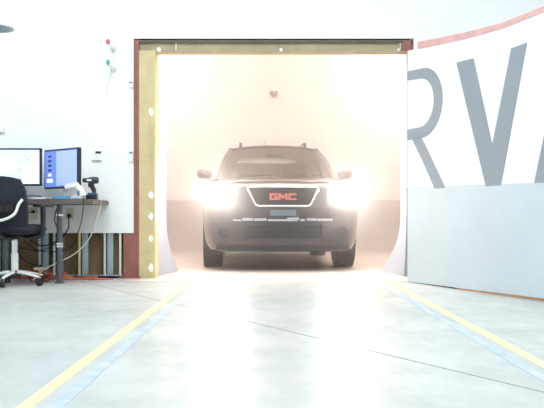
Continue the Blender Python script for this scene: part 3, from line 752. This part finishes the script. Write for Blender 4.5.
# greenhouse
def wsh(u, v):   # windshield
    x = (u-.5)*2; w = .80+(.61-.80)*v; y = 1.33+.80*v-.13*(1-x*x)*(1-.4*v); z = 1.165+.485*v+.018*v*(1-v)*4+.03*(1-x*x)*v
    return Vector((x*w, y, z))
bm = NB(); grid(bm, wsh, 20, 10); obj('windshield', bm, M_glass, car, 60)
def roof(u, v):
    x = (u-.5)*2; y = 2.13-.078*(1-x*x)+(2.62-.0)*v; w = .635-.02*v; zc = 1.655+.055*math.sin(min(1, v*1.15+.06)*math.pi*.62)-.02*v
    return Vector((x*w, y, zc+.045*(1-abs(x)**2.5)))
bm = NB(); grid(bm, roof, 20, 20, (0, 0, -.035)); obj('roof', bm, M_paint, car, 50)
def rearg(u, v):
    x = (u-.5)*2; w = .80+(.61-.80)*v; return Vector((x*w, 5.0-.30*v+.03*(1-x*x), 1.14+.50*v))
bm = NB(); grid(bm, rearg, 12, 6); obj('rear_window', bm, M_tint, car, 60)
belt = lambda s, y: Vector((s*(.845), y, 1.15)); 
def rail(s, y): return Vector((s*(.635-.02*(y-2.1)/2.6), y, 1.645+.04*math.sin((y-2.1)/2.6*math.pi)-.01*(y-2.1)/2.6))
for s in (-1, 1):
    bm = NB(); a = Vector((s*.82, 1.30, 1.14)); b = rail(s, 2.15)
    tube(bm, [a+(b-a)*t+Vector((s*.012, 0, .02))*math.sin(t*math.pi) for t in [i/8 for i in range(9)]], [.045-.012*i/8 for i in range(9)], 8)
    obj('front_pillar', bm, M_paint, car, 60)
    bm = NB(); tube(bm, [rail(s, y) for y in [2.1+2.6*i/12 for i in range(13)]], .032, 8); obj('roof_side_rail', bm, M_paint, car, 60)
    for yb, yt in ((2.55, 2.75), (3.6, 3.72)):
        bm = NB(); tube(bm, [belt(s, yb), rail(s, yt)], .03, 6); obj('side_pillar', bm, M_trimblk, car, 60)
    bm = NB(); tube(bm, [belt(s, 4.93)*1, rail(s, 4.66)], .06, 8); obj('rear_pillar', bm, M_paint, car, 60)
    for (y0, y1, t0, t1) in ((1.55, 2.55, 2.25, 2.75), (2.55, 3.6, 2.75, 3.72), (3.6, 4.45, 3.72, 4.3)):
        bm = NB(); grid(bm, lambda u, v: belt(s, y0+(y1-y0)*u).lerp(rail(s, t0+(t1-t0)*u), v), 6, 3); obj('side_window', bm, M_tint, car, 60)
    bm = NB(); grid(bm, lambda u, v: belt(s, 4.45+.5*u).lerp(rail(s, 4.3+.38*u), v), 6, 3, (-s*.10, 0, 0)); obj('rear_quarter_panel', bm, M_paint, car, 60)
    # doors with handles
    for y0, y1 in ((1.46, 2.58), (2.60, 3.55)):
        bm = NB(); grid(bm, lambda u, v: Vector((s*(xside(y0+(y1-y0)*u, .36+.70*v)+.006), y0+(y1-y0)*u, .36+.70*v)), 8, 8, (-s*.01, 0, 0)); dd = obj('door', bm, M_paint, car, 50)
        bm = NB(); y = y1-.2; tube(bm, smooth_path([(s*.975, y-.08, .96), (s*1.02, y-.05, .965), (s*1.02, y+.05, .965), (s*.975, y+.08, .96)]), .012, 8); obj('door_handle', bm, M_paint, dd, 60)
    # wing mirrors
    bm = NB()
    def mir(u, v):
        a = u*2*math.pi; e = .55
        cx = math.copysign(abs(math.cos(a))**e, math.cos(a)); cz = math.copysign(abs(math.sin(a))**e, math.sin(a)); bb = v
        k = math.sin(min(1, bb*1.02)*math.pi/2)**.6
        return Vector((s*(1.005+.108*cx*k+.0), 1.78-.10*(1-bb), 1.262+.068*cz*k+ s*0 - .022*(-cx)*k*.8))
    grid(bm, mir, 20, 6); bmesh.ops.remove_doubles(bm, verts=bm.verts[:], dist=1e-4)
    bmesh.ops.holes_fill(bm, edges=[e for e in bm.edges if e.is_boundary])
    mo = obj('wing_mirror', bm, M_paint, car, 50)
    bm = NB(); tube(bm, [(s*.83, 1.74, 1.17), (s*.95, 1.75, 1.20)], [.03, .022], 8); obj('mirror_arm', bm, M_trimblk, mo, 60)
    bm = NB(); box(bm, s*1.005-.09, s*1.005+.09, 1.776, 1.786, 1.21, 1.315, .004); obj('mirror_glass', bm, M_chrome, mo)
    # roof rack rail
    bm = NB(); tube(bm, smooth_path([(s*.485, 2.33, 1.725), (s*.485, 2.42, 1.775), (s*.485, 2.7, 1.79), (s*.485, 3.8, 1.785), (s*.485, 4.2, 1.765), (s*.485, 4.3, 1.71)]), .014, 8)
    rk = obj('roof_rack_rail', bm, M_trimblk, car, 60)
    B('rail_foot', M_trimblk, rk, [(s*.485-.02, s*.485+.02, 2.32, 2.45, 1.69, 1.775), (s*.485-.02, s*.485+.02, 4.15, 4.3, 1.68, 1.76)], .01)
bm = NB(); tube(bm, [(-.10, 2.75, 1.73), (-.10, 2.80, 1.86)], [.006, .003], 6); box(bm, -.12, -.08, 2.7, 2.8, 1.72, 1.745, .008); obj('antenna', bm, M_trimblk, car)
# wipers
for x0, x1 in ((-.66, -.08), (.02, .62)):
    bm = NB(); tube(bm, [wsh(.5+x/1.6, .03+.06*(x-x0)/(x1-x0))+Vector((0, -.012, .01)) for x in [x0+(x1-x0)*i/6 for i in range(7)]], .007, 6); obj('wiper', bm, M_trimblk, car, 60)
# interior
bm = NB(); grid(bm, lambda u, v: Vector(((u-.5)*1.60, 1.42+.38*v, 1.14+.045*math.sin(v*math.pi))), 10, 6, (0, 0, -.35)); obj('dashboard', bm, M_trimblk, car, 60)
bm = NB(); tube(bm, [(.38+.18*math.cos(a), 1.98-.06*math.sin(a), 1.09+.17*math.sin(a)) for a in [i*math.pi/10 for i in range(20)]], .015, 8, True); box(bm, .24, .52, 1.94, 1.98, 1.07, 1.11, .01); obj('steering_wheel', bm, M_trimblk, car, 60)
for x in (-.38, .38):
    for y, zz in ((2.55, 0), (3.45, .02)):
        bm = NB(); box(bm, x-.25, x+.25, y-.45, y+.06, .55, .74, .05)
        b2 = bmesh.new(); box(b2, x-.25, x+.25, -.06, .07, 0, .62, .05); merge(bm, b2, Matrix.Translation((0, y, .66+zz)) @ Matrix.Rotation(R(-12), 4, 'X'))
        st = obj('car_seat', bm, M_cloth, car, 50)
        bm = NB(); box(bm, x-.14, x+.14, y+.09, y+.19, 1.31+zz, 1.50+zz, .04); tube(bm, [(x-.06, y+.13, 1.22), (x-.06, y+.14, 1.34)], .008, 6); tube(bm, [(x+.06, y+.13, 1.22), (x+.06, y+.14, 1.34)], .008, 6); obj('headrest', bm, M_cloth, st, 50)
bm = NB(); box(bm, -.12, .12, 2.02, 2.05, 1.52, 1.58, .012); tube(bm, [(0, 2.04, 1.57), (0, 2.10, 1.645)], .01, 6); obj('rear_view_mirror', bm, M_trimblk, car, 50)
bm = NB(); box(bm, -.83, .83, 1.45, 4.82, .502, .53); obj('cabin_floor', bm, M_cloth, car)
# wheels
wheel0 = None
def wheel():
    bm = NB(); w = .1225; prof = [(.245, -w*.8), (.27, -w*.93), (.325, -w), (.352, -w*.93), (.366, -w*.78), (.370, -w*.45), (.371, 0), (.370, w*.45), (.366, w*.78), (.352, w*.93), (.325, w), (.27, w*.93), (.245, w*.8)]
    lathe(bm, prof, 'X', n=48); bm.faces.ensure_lookup_table()
    for i in range(48):
        a = i*2*math.pi/48
        for xo in (-.098, -.05, 0, .05, .098):
            b2 = bmesh.new(); box(b2, xo-.02, xo+.02, -.019, .019, .364, .3755 if abs(xo) < .09 else .372); merge(bm, b2, Matrix.Rotation(a+xo, 4, 'X'))
    t = obj('wheel', bm, M_rubber, car, 35)
    bm = NB(); lathe(bm, [(.25, -.09), (.24, -.085), (.22, .0), (.22, .07), (.248, .09), (.25, .09)], 'X', n=40)
    lathe(bm, [(0, .085), (.05, .085), (.06, .06), (0, .06)], 'X', n=20)
    for k in range(6):
        b2 = bmesh.new(); box(b2, .05, .08, -.028, .028, .03, .235, .008); merge(bm, b2, Matrix.Rotation(k*math.pi/3, 4, 'X'))
    obj('rim', bm, M_alloy, t, 40); return t
wh = wheel()
for i, (x, y, s) in enumerate(((.86, .97, 1), (-.86, .97, -1), (.86, 4.0, 1), (-.86, 4.0, -1))):
    if i == 0: o = wh
    else:
        o = wh.copy(); COL.objects.link(o); o.parent = car
        c = wh.children[0].copy(); COL.objects.link(c); c.parent = o
    o.location = (x, y, .3755); o.rotation_euler = (.03*i, 0, 0 if s > 0 else math.pi)
# tail lamps, underbody
for s in (-1, 1):
    bm = NB(); box(bm, s*.72, s*.90, 4.9, 5.06, .85, 1.1, .03); obj('tail_lamp', bm, mat('tail_red', rgb(150, 20, 20), .3), car, 40)
B('underbody', M_trimblk, car, [(-.6, .6, .6, 4.7, .24, .40), (-.75, .75, .93, 1.0, .28, .36), (-.75, .75, 3.96, 4.04, .28, .36)], .02)

# ------------------------------------------------------------------ haze added to the bay to imitate lens glare
bm = NB(); box(bm, -3.55, 3.55, 8.24, 15.3, .012, 4.6)
hz = bpy.data.materials.new('glare_haze'); hz.use_nodes = True; N = hz.node_tree.nodes
for n_ in list(N): N.remove(n_)
o_ = N.new('ShaderNodeOutputMaterial'); v_ = N.new('ShaderNodeVolumeScatter'); hz.node_tree.links.new(v_.outputs[0], o_.inputs['Volume'])
v_.inputs['Color'].default_value = (1, .93, .90, 1); v_.inputs['Density'].default_value = .16; v_.inputs['Anisotropy'].default_value = .4
ho = obj('glare_haze', bm, hz); ho['kind'] = 'stuff'; tag(ho, 'thin warm haze added to the bay to imitate lens glare around the lit headlights', 'glare_haze')
